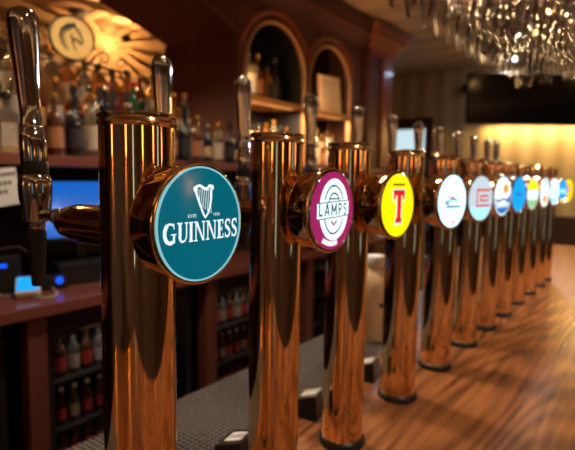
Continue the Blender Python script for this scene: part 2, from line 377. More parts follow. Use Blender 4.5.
# ------------------------------------------------------------------ beer towers
TOX = [.016] + [0] * 11
TY = [-.0145, .248, .467, .725, .970, 1.211, 1.436, 1.655, 1.884, 2.118, 2.344, 2.52]
YAW = [-1, 2, 6, 12, 15, 11, 10, 9, 8, 9, 10, 17]
TX = [-.226] + [-.262] * 11
H = .581
def badge_frame(a, dx=0, dy=0):
    n = Vector((math.cos(a), -math.sin(a), 0)); u = Vector((math.sin(a), math.cos(a), 0)); c0 = Vector((.048 + dx, dy, .4700))
    return n, u, c0
BSS = [.885, .895, .90, .915] + [.92] * 8; BO = {0: (.006, -.0015), 1: (.006, .004), 2: (.006, .006), 3: (.018, .004), 4: (.010, .003), 5: (.004, 0)}
def tower(i, label, face, arts, edge='edge_pale'):
    t = thing('beer_tower', label, 'beer tap', (TOX[i], TY[i], 0), 0, 'polished copper beer towers along the bar')
    seg = 64 if i < 4 else 32
    r = .0398
    MB().lathe([(r, .012), (r, H - .014)], M['brass'], seg, cap=False).build('column', t)
    MB().lathe([(0, H - .016), (r - .002, H - .016), (r + .0012, H - .014), (r + .0024, H - .011), (r + .0012, H - .008), (r + .0004, H - .0065), (r + .0016, H - .0045), (r + .0018, H - .002), (r, H), (r - .006, H + .0006), (0, H + .0012)], M['brass_rim'], seg).build('top_cap', t)
    MB().lathe([(0, 0), (.045, 0), (.0455, .004), (.045, .010), (.042, .014), (.0385, .016), (0, .016)], M['black'], seg).build('base_flange', t)
    BS = BSS[i]
    # badge housing: a round brass pan on a short neck
    a = R(YAW[i]); n, u, c0 = badge_frame(a, *BO.get(i, (0, 0))); up = Vector((0, 0, 1))
    T = Matrix(((u.x, up.x, n.x, c0.x), (u.y, up.y, n.y, c0.y), (u.z, up.z, n.z, c0.z), (0, 0, 0, 1))) @ Matrix.Diagonal((BS, BS, .82, 1))
    hs = MB()
    hs.lathe([(.028, -.016), (.028, .001), (.054, .003), (.0615, .008), (.0645, .016), (.0648, .0445), (.0640, .0455), (.0640, .047), (.0672, .048), (.0680, .051), (.0672, .0545), (.0645, .0560), (.0632, .0557)], M['brass'], seg, T)
    ho = hs.build('badge_housing', t)
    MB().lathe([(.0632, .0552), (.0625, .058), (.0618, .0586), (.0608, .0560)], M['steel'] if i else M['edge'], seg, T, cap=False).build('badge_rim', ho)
    def dome(x, y, k=0):
        d = (.0565 + .0028 * (1 - (x * x + y * y) / .0037)) * .82 + k
        return tuple(c0 + u * x * BS + up * y * BS + n * d)
    fm = MB(); prof = [(.0610 - .0610 * k / 10, .0565 + .0028 * (1 - ((.0610 - .0610 * k / 10) ** 2) / .0037)) for k in range(11)]
    fm.lathe(prof, face, seg, T); fo = fm.build('badge_face', ho)
    for nm, layers in arts:
        am = MB()
        for li, (polys, m) in enumerate(layers):
            art(polys, m, lambda x, y, li=li: dome(x, y, .0004 + .0003 * li), am, .012)
        am.build(nm, ho)
    # tap on its side arm
    x0 = TX[i]; z = .472
    pf = MB(); X = Matrix.Rotation(R(-90), 4, 'Y')
    S = Matrix.Translation((-.030, 0, .456)) @ X
    L = -x0 - .030
    pf.lathe([(.0240, 0), (.0240, L * .36), (.0232, L * .46), (.0205, L * .56), (.0165, L * .61), (.0150, L * .62), (0, L * .625)], M['brass'], 32, S)
    pf.build('side_arm', t)
    tb = MB()
    S2 = Matrix.Translation((-.030 - L * .61, 0, .461)) @ X
    tb.lathe([(.0075, 0), (.0085, .006), (.006, .008), (.006, .013), (.0095, .016), (.0105, .022), (.008, .030), (.0085, .052)], M['steel'], 20, S2)
    K = Matrix.Translation((x0, 0, 0))
    tb.lathe([(.010, .440), (.0115, .443), (.0115, .449), (.0170, .452), (.0185, .456), (.0192, .476), (.0205, .480), (.0216, .500), (.0206, .509), (.0185, .514), (.0170, .516), (0, .516)], M['steel'], 32, K)
    to = tb.build('tap', t)
    MB().lathe([(.0170, .512), (.0180, .516), (.0172, .529), (.0155, .534), (0, .534)], M['black'], 32, K).build('collar', to)
    lean = Matrix.Translation((x0, 0, .53)) @ Matrix.Rotation(R(-6 if i == 0 else -2), 4, 'Y') @ Matrix.Diagonal((1.06 if i == 0 else 1,) * 2 + (1.04 if i == 0 else 1, 1))
    MB().lathe([(.0150, 0), (.0160, .004), (.0160, .028), (.0155, .036), (.0130, .041), (.0122, .044), (.0140, .046), (.0140, .050), (.0122, .053), (.0126, .075), (.0148, .120), (.0176, .160), (.0188, .180), (.0182, .189), (.0150, .195), (.008, .199), (0, .200)], M['steel'], 32, lean).build('tap_handle', to)
    MB().lathe([(.0075, .362), (.0085, .364), (.0120, .420), (.0125, .436), (.0105, .441), (0, .441)], M['black'], 24, K).build('spout', to)
    return t

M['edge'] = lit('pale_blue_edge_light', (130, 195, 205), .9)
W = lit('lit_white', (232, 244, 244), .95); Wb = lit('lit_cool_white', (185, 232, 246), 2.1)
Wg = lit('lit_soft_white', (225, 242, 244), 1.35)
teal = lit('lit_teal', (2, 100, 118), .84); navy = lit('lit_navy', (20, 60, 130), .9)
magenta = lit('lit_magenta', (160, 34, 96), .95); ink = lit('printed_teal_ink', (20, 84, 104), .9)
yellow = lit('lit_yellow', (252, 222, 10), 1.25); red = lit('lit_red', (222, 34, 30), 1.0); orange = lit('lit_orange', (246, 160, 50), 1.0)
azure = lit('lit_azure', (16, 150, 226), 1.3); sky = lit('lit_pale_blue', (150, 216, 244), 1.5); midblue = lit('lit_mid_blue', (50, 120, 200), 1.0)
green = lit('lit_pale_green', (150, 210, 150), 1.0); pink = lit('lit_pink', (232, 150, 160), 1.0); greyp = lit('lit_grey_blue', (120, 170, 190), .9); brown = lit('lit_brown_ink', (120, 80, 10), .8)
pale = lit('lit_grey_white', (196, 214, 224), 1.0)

# harp, drawn mirrored as on the badge: sound box on the left slope, curved neck above, pillar on the right
def harp(cx, cy, s):
    P = []
    f = lambda pts: [(cx + x * s, cy + y * s) for x, y in pts]
    P += stroke(f([(-.40, .38), (-.34, .20), (-.22, -.10), (-.08, -.40), (.02, -.56)]), .11 * s, .07 * s)
    P += stroke(f([(.02, -.56), (.16, -.40), (.28, -.10), (.33, .15), (.34, .42)]), .07 * s, .10 * s)
    P += stroke(f([(-.44, .36), (-.36, .50), (-.20, .54), (0, .44), (.14, .42), (.26, .52), (.40, .50)]), .09 * s, .13 * s)
    P += disc(cx - .40 * s, cy + .42 * s, .10 * s, .10 * s, 12) + disc(cx + .40 * s, cy + .47 * s, .07 * s, .09 * s, 12)
    for k in range(7):
        x = -.25 + k * .085
        P += stroke(f([(x, .44 - abs(x) * .1), (x + .045, -.02 - k * .045 - .14)]), .022 * s)
    return P
A = []
g = [(harp(.002, .0250, .032), W)]
A.append((  'harp_emblem', g))
A.append(('brand_lettering', [(text('GUINNESS', .0015, -.0070, .0215, g_serif, .86, .035), W)]))
A.append(('estd_lettering', [(text('ESTD', -.0165, .0100, .0034, g_sans, 1.1, .2), W)])); A.append(('year_lettering', [(text('1759', .0205, .0100, .0034, g_sans, 1.1, .2), W)]))
tower(0, 'nearest copper beer tower with round teal badge, white harp and lettering', teal, A)
crest = [(disc(.002, .002, .041, .049), Wg)]
inner = stroke(arc(0, .006, .027, .034, 20, 160, 16), .003) + stroke(arc(0, .0, .027, .036, 200, 340, 16), .003) + stroke(arc(0, .012, .015, .016, 10, 170, 10), .003) + rect(-.012, .012, .018, .0205)
ribbon = [[(-.044, -.012), (.044, -.008), (.044, .016), (-.044, .013)]]
A = [('crest', crest + [(inner, ink)]),
     ('banner', [(ribbon, Wg), (stroke([(-.044, -.012), (.044, -.008)], .0018) + stroke([(-.044, .013), (.044, .016)], .0018), ink)]),
     ('brand_lettering', [([], Wb), ([], Wb), (text('LAMPS', -.002, .0025, .0195, g_sans, .98, .14), ink)]),
     ('star', [([], W), (stroke([(-.008, -.016), (0, -.022), (.008, -.016)], .004), magenta)]),
     ('foot_lettering', [(stroke(arc(0, .0, .052, .052, 238, 285, 12), .008), W)])]
tower(1, 'second copper beer tower with magenta badge and pale LAMPS banner', magenta, A)
Tpoly = lambda s: [[(-.021 * s, .030 * s), (.021 * s, .030 * s), (.021 * s, .012 * s), (.0155 * s, .012 * s), (.013 * s, .019 * s), (.0075 * s, .0195 * s), (.0075 * s, -.024 * s), (.012 * s, -.027 * s), (.012 * s, -.034 * s), (-.012 * s, -.034 * s), (-.012 * s, -.027 * s), (-.0075 * s, -.024 * s), (-.0075 * s, .0195 * s), (-.013 * s, .019 * s), (-.0155 * s, .012 * s), (-.021 * s, .012 * s)]]
Tw = [[(x + .0 + (.0028 if x > 0 else -.0028), y - .001 + (.003 if y > .025 else (-.003 if y < .013 and abs(x) > .009 or y < -.03 else 0))) for x, y in Tpoly(1.0)[0]]]
A = [('letter_t', [(Tw, W), (Tpoly(1.0), red)]), ('small_lettering', [(rect(-.022, .022, .0385, .0425), brown)])]
tower(2, 'third copper beer tower with bright yellow badge and red letter T', yellow, A)
A = [('blue_lettering', [(stroke(arc(0, -.03, .04, .035, 60, 120, 8), .006) + rect(-.028, .034, -.016, -.009) + rect(-.034, -.016, -.008, .002), greyp)]),
     ('red_mark', [(rect(-.028, .006, .008, .012) + [[(-.012, -.050), (.014, -.052), (.022, -.044), (0, -.047)]], red)]), ('swirl', [(stroke(arc(.01, .03, .017, .014, 0, 300, 14), .003), sky)])]
tower(3, 'fourth copper beer tower with pale blue-white badge and blue lettering', Wb, A)
A = [('blue_foot', [(clipc([arc(0, 0, .058, .058, 205, 335, 14)], .058), sky)]), ('red_panel', [(rect(-.024, .046, .020, .026) + rect(-.024, .046, -.024, -.018) + rect(-.024, -.018, -.02, .022) + rect(-.008, .036, .004, .009) + rect(-.008, .036, -.008, -.003) + rect(-.008, -.002, -.008, .009), red)])]
tower(4, 'fifth copper beer tower with grey-white badge and red framed panel', pale, A)
A = [('orange_patch', [(disc(.016, .024, .020, .016, 16), orange)]), ('blue_patch', [(clipc([[(.020, -.012), (.058, .012), (.058, -.028), (.03, -.026)]], .057) + clipc([arc(0, 0, .057, .057, 200, 330, 14)], .057), midblue)]), ('blue_wave', [(stroke([(-.054, -.010), (-.03, -.016), (0, -.008), (.03, -.014), (.05, -.004)], .007), navy)]), ('white_wave', [([], W), (clipc([[(-.046, -.022), (.044, -.020), (.040, -.034), (-.042, -.036)]], .056), W)])]
tower(5, 'sixth copper beer tower with white badge, orange patch and blue wave', Wg, A)
tower(6, 'seventh copper beer tower with plain bright azure blue badge', azure, [('faint_lettering', [(rect(-.03, .03, -.004, .006), midblue)])])
A = [('yellow_top', [(clipc([arc(0, 0, .058, .058, 15, 165, 16)], .058), yellow)]), ('green_foot', [(clipc([arc(0, 0, .058, .058, 205, 335, 16)], .058), green)]), ('lettering', [(rect(-.03, .03, -.008, -.003), greyp)])]
tower(7, 'eighth copper beer tower with yellow-topped badge and pale green foot', Wg, A)
A = [('orange_foot', [(disc(.0, -.028, .026, .018, 16), orange)]), ('blue_top', [(clipc([arc(0, 0, .058, .058, 40, 140, 12)], .058), sky)])]
tower(8, 'ninth copper beer tower with white badge and orange foot', Wg, A)
A = [('pink_mark', [(disc(-.012, .018, .016, .012, 14), pink)]), ('blue_foot', [(clipc([arc(0, 0, .058, .058, 210, 330, 12)], .058) + rect(-.03, .03, -.004, .003), sky)]), ('dark_line', [([], W), (rect(-.034, .02, -.014, -.008), midblue)])]
tower(9, 'tenth copper beer tower with bluish-white badge and pink mark', Wb, A)
A = [('white_bar', [(rect(-.04, .04, -.012, .010), sky)]), ('yellow_foot', [(clipc([arc(0, 0, .058, .058, 225, 315, 12)], .058), yellow)])]
tower(10, 'eleventh copper beer tower with deep blue badge and pale bar', azure, A)
A = [('orange_ring', [(stroke(arc(0, 0, .034, .034, 0, 360, 28), .012), orange)]), ('red_centre', [(disc(0, .004, .020, .016, 18), pink)])]
tower(11, 'farthest copper beer tower with yellow badge and orange ring', yellow, A)

# small black boxes with printed labels behind the towers
for k, (x, y, lb) in enumerate([(-.118, .292, 'black box with white label behind the LAMPS beer tower'), (-.118, .530, 'black box with white label behind the red T beer tower'), (-.112, .782, 'black box with white label behind the fourth beer tower')]):
    t = thing('valve_box', lb, 'box', (x, y, 0), R(12), 'black boxes between the beer towers')
    v = [(-.032, -.036, 0), (.030, -.036, 0), (.030, .036, 0), (-.032, .036, 0), (-.028, -.030, .034), (.024, -.030, .050), (.024, .030, .050), (-.028, .030, .034)]
    MB().add(v, [(0, 3, 2, 1), (4, 5, 6, 7), (0, 1, 5, 4), (1, 2, 6, 5), (2, 3, 7, 6), (3, 0, 4, 7)], M['black']).build('case', t)
    q = lambda a, b, e: (a, b, .034 + (a + .028) * 16 / 52 + e) if False else (a, b, .034 + (a + .028) * .3077 + e)
    l = MB().add([q(-.018, -.016, .0006), q(.016, -.016, .0006), q(.016, .018, .0006), q(-.018, .018, .0006)], [(0, 1, 2, 3)], M['white'])
    for a in range(5):
        for b in range(4):
            if (a * 3 + b * 5 + k) % 3 == 0: continue
            x1 = -.014 + a * .006; y1 = -.012 + b * .007
            l.add([q(x1, y1, .001), q(x1 + .004, y1, .001), q(x1 + .004, y1 + .005, .001), q(x1, y1 + .005, .001)], [(0, 1, 2, 3)], M['ink'])
    l.build('label', t)

# cream jug behind the fourth tower
t = thing('plastic_bottle', 'cream plastic bottle standing on the drip mat behind the third beer tower', 'bottle', (-.235, 1.055, .0075))
MB().lathe([(0, 0), (.048, 0), (.052, .006), (.052, .17), (.048, .195), (.034, .215), (.028, .225), (.026, .240), (0, .240)], M['jug'], 32).build('body', t)
MB().lathe([(.029, .236), (.030, .240), (.030, .262), (.026, .268), (0, .268)], M['white'], 24).build('cap', t)
MB().lathe([(0, 0), (.006, 0), (.007, .003), (0, .004)], M['black'], 12, Matrix.Translation((.040, -.033, .12)) @ Matrix.Rotation(R(90), 4, 'Y') @ Matrix.Rotation(R(40), 4, 'X')).build('button', t)

# ------------------------------------------------------------------ back bar
FX = -1.72; BX = -2.10
bb = thing('back_bar_unit', 'tall dark mahogany back bar with arches, crown moulding and pillars', 'cabinet', (0, 0, 0))
def arch_face(mb, y0, y1, ztop, yc, half, zs, rise, power, x0, x1, m, n=28):
    """panel with an arched opening; returns opening curve"""
    cur = []
    for k in range(n + 1):
        u = -1 + 2 * k / n
        cur.append((yc + half * u, zs + rise * ((1 - u * u) if power == 1 else math.sqrt(max(0, 1 - u * u)))))
    for k in range(n):
        (a, za), (b, zb) = cur[k], cur[k + 1]
        v = [(x0, a, za), (x0, b, zb), (x0, b, ztop), (x0, a, ztop), (x1, a, za), (x1, b, zb), (x1, b, ztop), (x1, a, ztop)]
        mb.add(v, [(0, 1, 2, 3), (4, 7, 6, 5), (0, 4, 5, 1)], m)
    return cur
fm = MB()
c_big = arch_face(fm, -.87, 2.03, 1.86, .58, 1.45, 1.42, .26, 1, FX, -2.40, M['matt'])
c_1 = arch_face(fm, 0, 0, 1.86, 2.415, .335, 1.23, .335, 2, FX, FX - .03, M['mahog_h'])
c_2 = arch_face(fm, 0, 0, 1.86, 3.115, .305, 1.25, .305, 2, FX, FX - .03, M['mahog_h'])
for y0, y1 in ((2.03, 2.08), (2.75, 2.81), (3.42, 3.68)):
    fm.box(FX - .03, FX, y0, y1, .59, 1.86, M['mahog_h'])
fm.build('arched_face', bb)
MB().box(-2.40, FX - .03, 2.03, 2.06, .59, 1.86, M['matt']).build('pier', bb)
MB().box(-2.40, -2.37, 2.00, 2.03, .59, 1.42, M['mahog_h']).build('jamb_moulding', bb)
MB().box(-2.40, FX, -1.3, -.87, .59, 1.86, M['mahog']).build('pier', bb)
pp = MB(); pp.box(BX, FX + .05, 3.68, 4.13, -.0, 1.70, M['mahog']); pp.build('pillar', bb)
MB().box(FX + .05, FX + .075, 3.90, 4.10, .62, 1.66, M['mahog_red'], b=.008).build('painted_lit_strip', bb)  # plain strip; its lighter red stands in for light on the pillar front
bk = MB(); bk.box(BX - .02, BX, -1.3, 4.13, -1.07, .60, M['darkback']); bk.box(BX - .02, BX, 2.06, 4.13, .60, 1.86, M['darkback']); bk.build('back_panel', bb)
dv = MB(); dv.box(BX, FX - .03, 2.765, 2.795, .59, 1.86, M['darkback']); dv.build('divider', bb)
for yc, half, zs, rr in ((2.415, .335, 1.23, .335), (3.115, .305, 1.25, .305)):
    pts = [(FX + .004, yc - half, .60)] + [(FX + .004, yc + half * math.cos(R(180 - k * 9)), zs + rr * math.sin(R(k * 9))) for k in range(21)] + [(FX + .004, yc + half, .60)]
    MB().tube(pts, .014, M['trim'], 8).build('arch_trim', bb)
    pts = [(FX + .006, yc + (half + .06) * math.cos(R(160 - k * 7)), zs + (rr + .06) * math.sin(R(20 + k * 7))) for k in range(21)]
    MB().tube(pts, .018, M['mahog_red'], 8).build('outer_moulding', bb)
    MB().box(BX, FX + .015, yc - half, yc + half, 1.021, 1.045, M['shelfwood'], b=.004).box(FX - .01, FX + .012, yc - half, yc + half, 1.008, 1.030, M['shelfwood']).build('arch_shelf', bb)
def crown(y0, y1, x, ends=True):
    steps = [(0, 1.60), (.018, 1.61), (.018, 1.66), (.03, 1.67), (.045, 1.70), (.075, 1.74), (.10, 1.76), (.10, 1.79), (.115, 1.80), (.125, 1.85), (0, 1.85)]
    m = MB(); n = len(steps)
    v = [(x + d, y0 - d, z) for d, z in steps] + [(x + d, y1 + d, z) for d, z in steps]
    v += [(x - .2, y0 - d, z) for d, z in steps] + [(x - .2, y1 + d, z) for d, z in steps]
    f = [(i, i + 1, n + i + 1, n + i) for i in range(n - 1)]
    if ends: f += [(i, i + 1, 2 * n + i + 1, 2 * n + i) for i in range(n - 1)] + [(n + i, n + i + 1, 3 * n + i + 1, 3 * n + i) for i in range(n - 1)]
    return m.add(v, f, M['mahog_red'] if ends else M['mahog_h'])
crown(-1.3, 3.66, FX, False).build('crown_moulding', bb)
crown(3.70, 4.11, FX + .05).build('crown_moulding', bb)
tm = [(FX + .006, y, z) for y, z in c_big]
MB().tube(tm, .012, M['mahog_h'], 8).build('arch_trim', bb)
# the long bottle shelf with its steps
sh = thing('bottle_shelf', 'long reddish wooden bottle shelf running above the back worktop', 'shelf', (0, 0, 0))
MB().box(BX, -1.50, -1.2, 3.66, .545, .588, M['worktop'], b=.005).build('shelf_board', sh)
MB().box(-2.09, -1.755, -.8, 1.74, .588, .700, M['mahog_h']).build('step', sh)
MB().box(-2.09, -1.925, -.8, 1.62, .700, .820, M['mahog_h']).build('step', sh)
MB().box(-2.40, BX - .02, -1.2, 2.02, .545, .588, M['worktop']).build('shelf_board', sh)
for y in (-.3, 1.35, 2.78): MB().box(-2.05, -1.62, y, y + .03, .40, .545, M['mahog_h']).build('bracket', sh)
# worktop with posts
wt = thing('back_worktop', 'low reddish wooden worktop behind the bar, above the bottle fridges', 'worktop', (0, 0, 0))
MB().box(-2.09, -1.42, -1.2, 4.1, -.045, .005, M['worktop'], b=.006).build('worktop_board', wt)
for y in (-.405, .545, 1.495, 2.445, 3.395): MB().box(-1.52, -1.45, y, y + .075, -1.07, -.045, M['postwood']).build('post', wt)
# fridges
proto = None
FN = ['glass-fronted black bottle fridge nearest the camera, left of the first post', 'glass-fronted black bottle fridge between the first two red posts', 'glass-fronted black bottle fridge seen between the first two beer towers', 'glass-fronted black bottle fridge farthest along under the worktop']
for k, y in enumerate((-.31, .635, 1.585, 2.535)):
    if proto is None:
        f = thing('bottle_fridge', FN[0], 'fridge', (-1.50, y, -1.07), 0, 'bottle fridges under the worktop'); proto = f
        c = MB(); w = .79
        c.box(-.55, -.02, 0, .02, .0, 1.0, M['black']).box(-.55, -.02, w - .02, w, 0, 1.0, M['black']).box(-.55, -.53, .02, w - .02, 0, 1.0, M['darkback']).box(-.53, -.02, .02, w - .02, 0, .12, M['black']).box(-.53, -.02, .02, w - .02, .93, 1.0, M['black'])
        c.build('cabinet', f)
        for z in (.28, .46, .68): MB().box(-.52, -.06, .02, w - .02, z, z + .012, M['steelshelf']).build('shelf', f)
        d = MB()
        for a, b in ((0, w / 2 - .003), (w / 2 + .003, w)):
            d = MB(); d.box(-.02, 0, a, a + .035, .10, .95, M['black']).box(-.02, 0, b - .035, b, .10, .95, M['black']).box(-.02, 0, a + .035, b - .035, .10, .14, M['black']).box(-.02, 0, a + .035, b - .035, .90, .95, M['black'])
            do = d.build('door', f)
            MB().box(-.012, -.008, a + .035, b - .035, .14, .90, M['pane']).build('door_glass', do)
            MB().tube([(.0, (a + b) / 2 - .06, .925), (.02, (a + b) / 2 - .05, .925), (.02, (a + b) / 2 + .05, .925), (.0, (a + b) / 2 + .06, .925)], .005, M['steel'], 8).build('handle', do)
    else: dup(proto, (-1.50, y, -1.07), FN[k])

FL = []  # unseen strips added to brighten the fridge bottles
for y in (.635, 1.585):
    t = thing('light_strip', 'added dim white strip light inside the fridge %s' % ('between the first two posts' if y < 1 else 'between the second and third posts'), 'light strip', (-1.54, y + .395, -.145), 0, 'strip lights added inside the fridges')
    MB().box(-.008, .008, -.3, .3, -.004, .004, M['white']).build('tube', t); FL.append(t)
# ------------------------------------------------------------------ bottles
def bottle_proto(h, r, nr, sh, glass, label, cap, lz=(.12, .50), square=False):
    """returns list of (part name, mesh builder)"""
    b = MB(); zs = h * sh; zn = h * (sh + .16); seg = 4 if square else 20
    T = Matrix.Rotation(R(45), 4, 'Z') if square else None
    k = 1.25 if square else 1
    b.lathe([(0, 0), (r * .92 * k, 0), (r * k, .005), (r * k, zs), (r * .93 * k, zs + (zn - zs) * .3), (r * .6 * k, zs + (zn - zs) * .7), (nr, zn), (nr, h * .93), (nr * 1.15, h * .935), (nr * 1.15, h * .95), (0, h * .95)], glass, seg, T, smooth=not square)
    l = MB(); v = []; f = []; n = 12
    rr = r * 1.015
    if square:
        l.box(r * .885, r * .90, -r * .62, r * .62, h * lz[0], h * lz[1], label)
    else:
        for i in range(n + 1):
            a = R(-80 + 160 * i / n)
            v += [(rr * math.cos(a), rr * math.sin(a), h * lz[0]), (rr * math.cos(a), rr * math.sin(a), h * lz[1]), (rr * .99 * math.cos(a), rr * .99 * math.sin(a), h * lz[0]), (rr * .99 * math.cos(a), rr * .99 * math.sin(a), h * lz[1])]
        for i in range(n): f += [(4 * i, 4 * i + 4, 4 * i + 5, 4 * i + 1), (4 * i + 2, 4 * i + 3, 4 * i + 7, 4 * i + 6)]
        l.add(v, f, label, True)
    c = MB().lathe([(nr * 1.25, h * .90), (nr * 1.3, h * .905), (nr * 1.3, h * .992), (nr * 1.1, h), (0, h)], cap, 14)
    return [('glass_body', b), ('label', l), ('cap', c)]
KINDS = {
 'clear': ('clear glass spirit bottle with white label and gold cap', (.29, .036, .013, .62, 'b_clear', 'l_white', 'c_gold', (.12, .5), False)),
 'amber': ('amber whisky bottle with cream label and gold cap', (.28, .038, .013, .60, 'b_amber', 'l_cream', 'c_gold', (.14, .48), False)),
 'squareamber': ('square amber whisky bottle with black label', (.26, .036, .014, .66, 'b_amber', 'l_black', 'c_black', (.12, .55), True)),
 'green': ('green glass bottle with cream label and red cap', (.30, .036, .013, .56, 'b_green', 'l_cream', 'c_red', (.12, .42), False)),
 'black': ('tall black glass bottle with dark shoulders', (.305, .038, .014, .52, 'b_black', 'l_black', 'c_black', (.14, .40), False)),
 'brown': ('brown glass bottle with orange label and gold neck', (.27, .036, .013, .58, 'b_brown', 'l_orange', 'c_gold', (.14, .45), False)),
 'blue': ('dark blue bottle with cream label and silver cap', (.285, .035, .013, .60, 'b_blue', 'l_cream', 'c_silver', (.16, .42), False)),
 'red': ('red liqueur bottle with gold label', (.27, .037, .013, .60, 'b_red', 'l_gold', 'c_gold', (.14, .46), False)),
 'emblem': ('squat black bottle with red emblem label', (.205, .046, .015, .58, 'b_black', 'l_red', 'c_black', (.22, .42), False)),
 'pale': ('stout clear bottle with broad pale label', (.25, .045, .016, .60, 'b_clear', 'l_white', 'c_black', (.12, .50), True)),
 'beer': ('small brown beer bottle with red label', (.22, .029, .011, .56, 'b_brown', 'l_red', 'c_white', (.14, .45), False)),
 'cider': ('small clear bottle with white label and white cap', (.22, .029, .011, .56, 'b_clear', 'l_white', 'c_white', (.14, .45), False)),
}
protos = {}; counts = {}
def put(kind, x, y, z, where, group, rz=None, s=1.0, label=None):
    desc, a = KINDS[kind]
    key = (kind, where); counts[key] = counts.get(key, 0) + 1
    lb = label or f"{ORD[counts[key]-1]} {desc.split(' with ')[0]} {where}"
    rz = rnd.uniform(-.9, .2) if rz is None else rz
    if kind not in protos:
        t = thing('bottle', lb, 'bottle', (x, y, z), rz, group); t.scale = (s,) * 3
        for nm, m in bottle_proto(*a[:4], M[a[4]], M[a[5]], M[a[6]], *a[7:]): m.build(nm, t)
        protos[kind] = t
    else: t = dup(protos[kind], (x, y, z), lb, rz, group, s)
    return t
# front row on the shelf, left of the pillar (a few singled out by look)
front = [('clear', .02), ('black', .11), ('blue', .20), ('red', .29), ('brown', .375), ('black', .46), ('pale', .565), ('blue', .67), ('brown', .76),
         ('black', .850), ('clear', .935), ('emblem', 1.035), ('blue', 1.125), ('black', 1.21), ('amber', 1.295), ('brown', 1.38), ('black', 1.47),
         ('brown', 1.56), ('blue', 1.645), ('clear', 1.73), ('black', 1.82), ('blue', 1.905), ('brown', 1.975)]
front = [(k, y) for k, y in front if y > .3]
special = {'pale': 'stout clear bottle with broad pale label at the far left of the shelf', 'emblem': 'squat black bottle with red emblem left of the nearest beer tower'}
for k, y in front:
    put(k, -1.60 + rnd.uniform(-.008, .004), y, .588, 'in the front row of the shelf', 'bottles in the front row of the back shelf', s=rnd.uniform(.93, 1.0) * (1 if y < 1.6 else .82 if y < 1.9 else .7), label=special.get(k))
def row(x, y0, y1, step, z, kinds, where, group, smin=.9, smax=1.05):
    y = y0; i = 0
    while y < y1:
        k = kinds[rnd.randrange(len(kinds))]
        put(k, x + rnd.uniform(-.006, .006), y, z, where, group, s=rnd.uniform(smin, smax)); y += step + rnd.uniform(0, .006); i += 1
row(-1.84, .36, 1.70, .086, .700, ['clear', 'clear', 'amber', 'squareamber', 'red', 'brown', 'clear', 'blue', 'green'], 'on the middle step', 'bottles on the middle step of the shelf')
row(-2.00, .42, 1.58, .086, .820, ['clear', 'amber', 'amber', 'clear', 'brown', 'squareamber', 'black'], 'on the top step', 'bottles on the top step of the shelf', 1.0, 1.18)
row(-1.86, 2.13, 2.74, .082, .588, ['clear', 'amber', 'green', 'squareamber', 'amber'], 'at the foot of the first arch', 'bottles under the shelf of the first arch', 1.08, 1.18)
row(-1.86, 2.86, 3.38, .085, .588, ['amber', 'clear', 'brown', 'squareamber'], 'at the foot of the second arch', 'bottles under the shelf of the second arch', .98, 1.12)
for k, y, s in (('clear', 2.16, 1.1), ('pale', 2.26, 1.35), ('brown', 2.37, 1.2), ('squareamber', 2.48, 1.0), ('black', 2.57, 1.1)):
    put(k, -1.86, y, 1.045, 'on the shelf of the first arch', 'bottles on the shelf of the first arch', s=s)
put('clear', -1.84, 2.87, 1.045, 'on the shelf of the second arch', 'bottle on the shelf of the second arch', s=.95, label='clear spirit bottle beside the framed notice in the second arch')
# fridge bottles
for fi, (y0, nm) in enumerate(((.66, 'between first two posts'), (1.61, 'between second and third posts'))):
    for sz, kinds, sn in ((.692, ['cider', 'beer'], 'top shelf'), (.472, ['beer', 'beer', 'cider'], 'second shelf'), (.292, ['beer'], 'third shelf')):
        y = y0 + .025; i = 0
        while y < y0 + .72:
            put(kinds[i % len(kinds)], -1.60, y, -1.07 + sz + .001, f"on fridge {sn} {nm}", f"bottles on the {sn} {nm}", s=.76 if sz < .6 else .9); y += .0635; i += 1
y = .02 - .1; i = 0
for sz, sn in ((.692, 'top shelf'), (.472, 'second shelf')):
    for i in range(5): put('cider' if sz > .5 else 'beer', -1.60, .12 + i * .066, -1.07 + sz + .001, f"on {sn} of the leftmost fridge", f"bottles on the {sn} in the leftmost fridge", s=.8)

# framed notice in second arch
t = thing('framed_notice', 'cream printed notice in a thin frame leaning in the second arch', 'picture', (-1.80, 3.265, 1.045), R(-12))
T = Matrix.Rotation(R(-6), 4, 'Y')
MB().box(-.012, 0, -.13, .13, 0, .325, M['trim'], T).build('frame', t)
n = MB().box(0, .002, -.12, .12, .010, .315, M['paper'], T)
n.build('paper', t)
ln = MB()
for k in range(11): ln.box(.002, .0026, -.10, .10 - (k * 37 % 5) * .02, .04 + k * .023, .045 + k * .023, M['ink'] if k == 10 else M['trim'], T)
ln.build('printed_lines', t)

# horse head sign on iron work
sg = thing('horse_sign', 'round gold sign with dark horse head on a black iron rail', 'sign', (-1.69, .897, 0), 0)
TS = Matrix.Translation((0, 0, 1.121)) @ Matrix.Rotation(R(-14), 4, 'Z')
D = TS @ Matrix.Rotation(R(90), 4, 'Y')
MB().lathe([(0, -.006), (.094, -.006), (.094, .004), (0, .004)], M['gold'], 48, D).build('disc', sg)
MB().lathe([(.092, -.008), (.099, -.008), (.099, .008), (.092, .008), (.092, -.008)], M['iron'], 48, D, cap=False).build('border', sg)
mp = lambda x, y: tuple(TS @ Vector((.0055, x, y)))
s = .001
hp = [(-2, 45), (8, 52), (10, 62), (17, 52), (28, 38), (37, 14), (44, -6), (40, -16), (32, -18), (24, -8), (14, 0), (10, 2)]
outline = []
outline += stroke([(-26 * s, -52 * s), (-44 * s, -30 * s), (-52 * s, 0), (-44 * s, 30 * s), (-20 * s, 50 * s), (6 * s, 54 * s)], .004, .020)   # mane
outline += stroke([(-16 * s, -58 * s), (-34 * s, -26 * s), (-40 * s, 4 * s), (-28 * s, 30 * s), (-4 * s, 40 * s)], .003, .010)
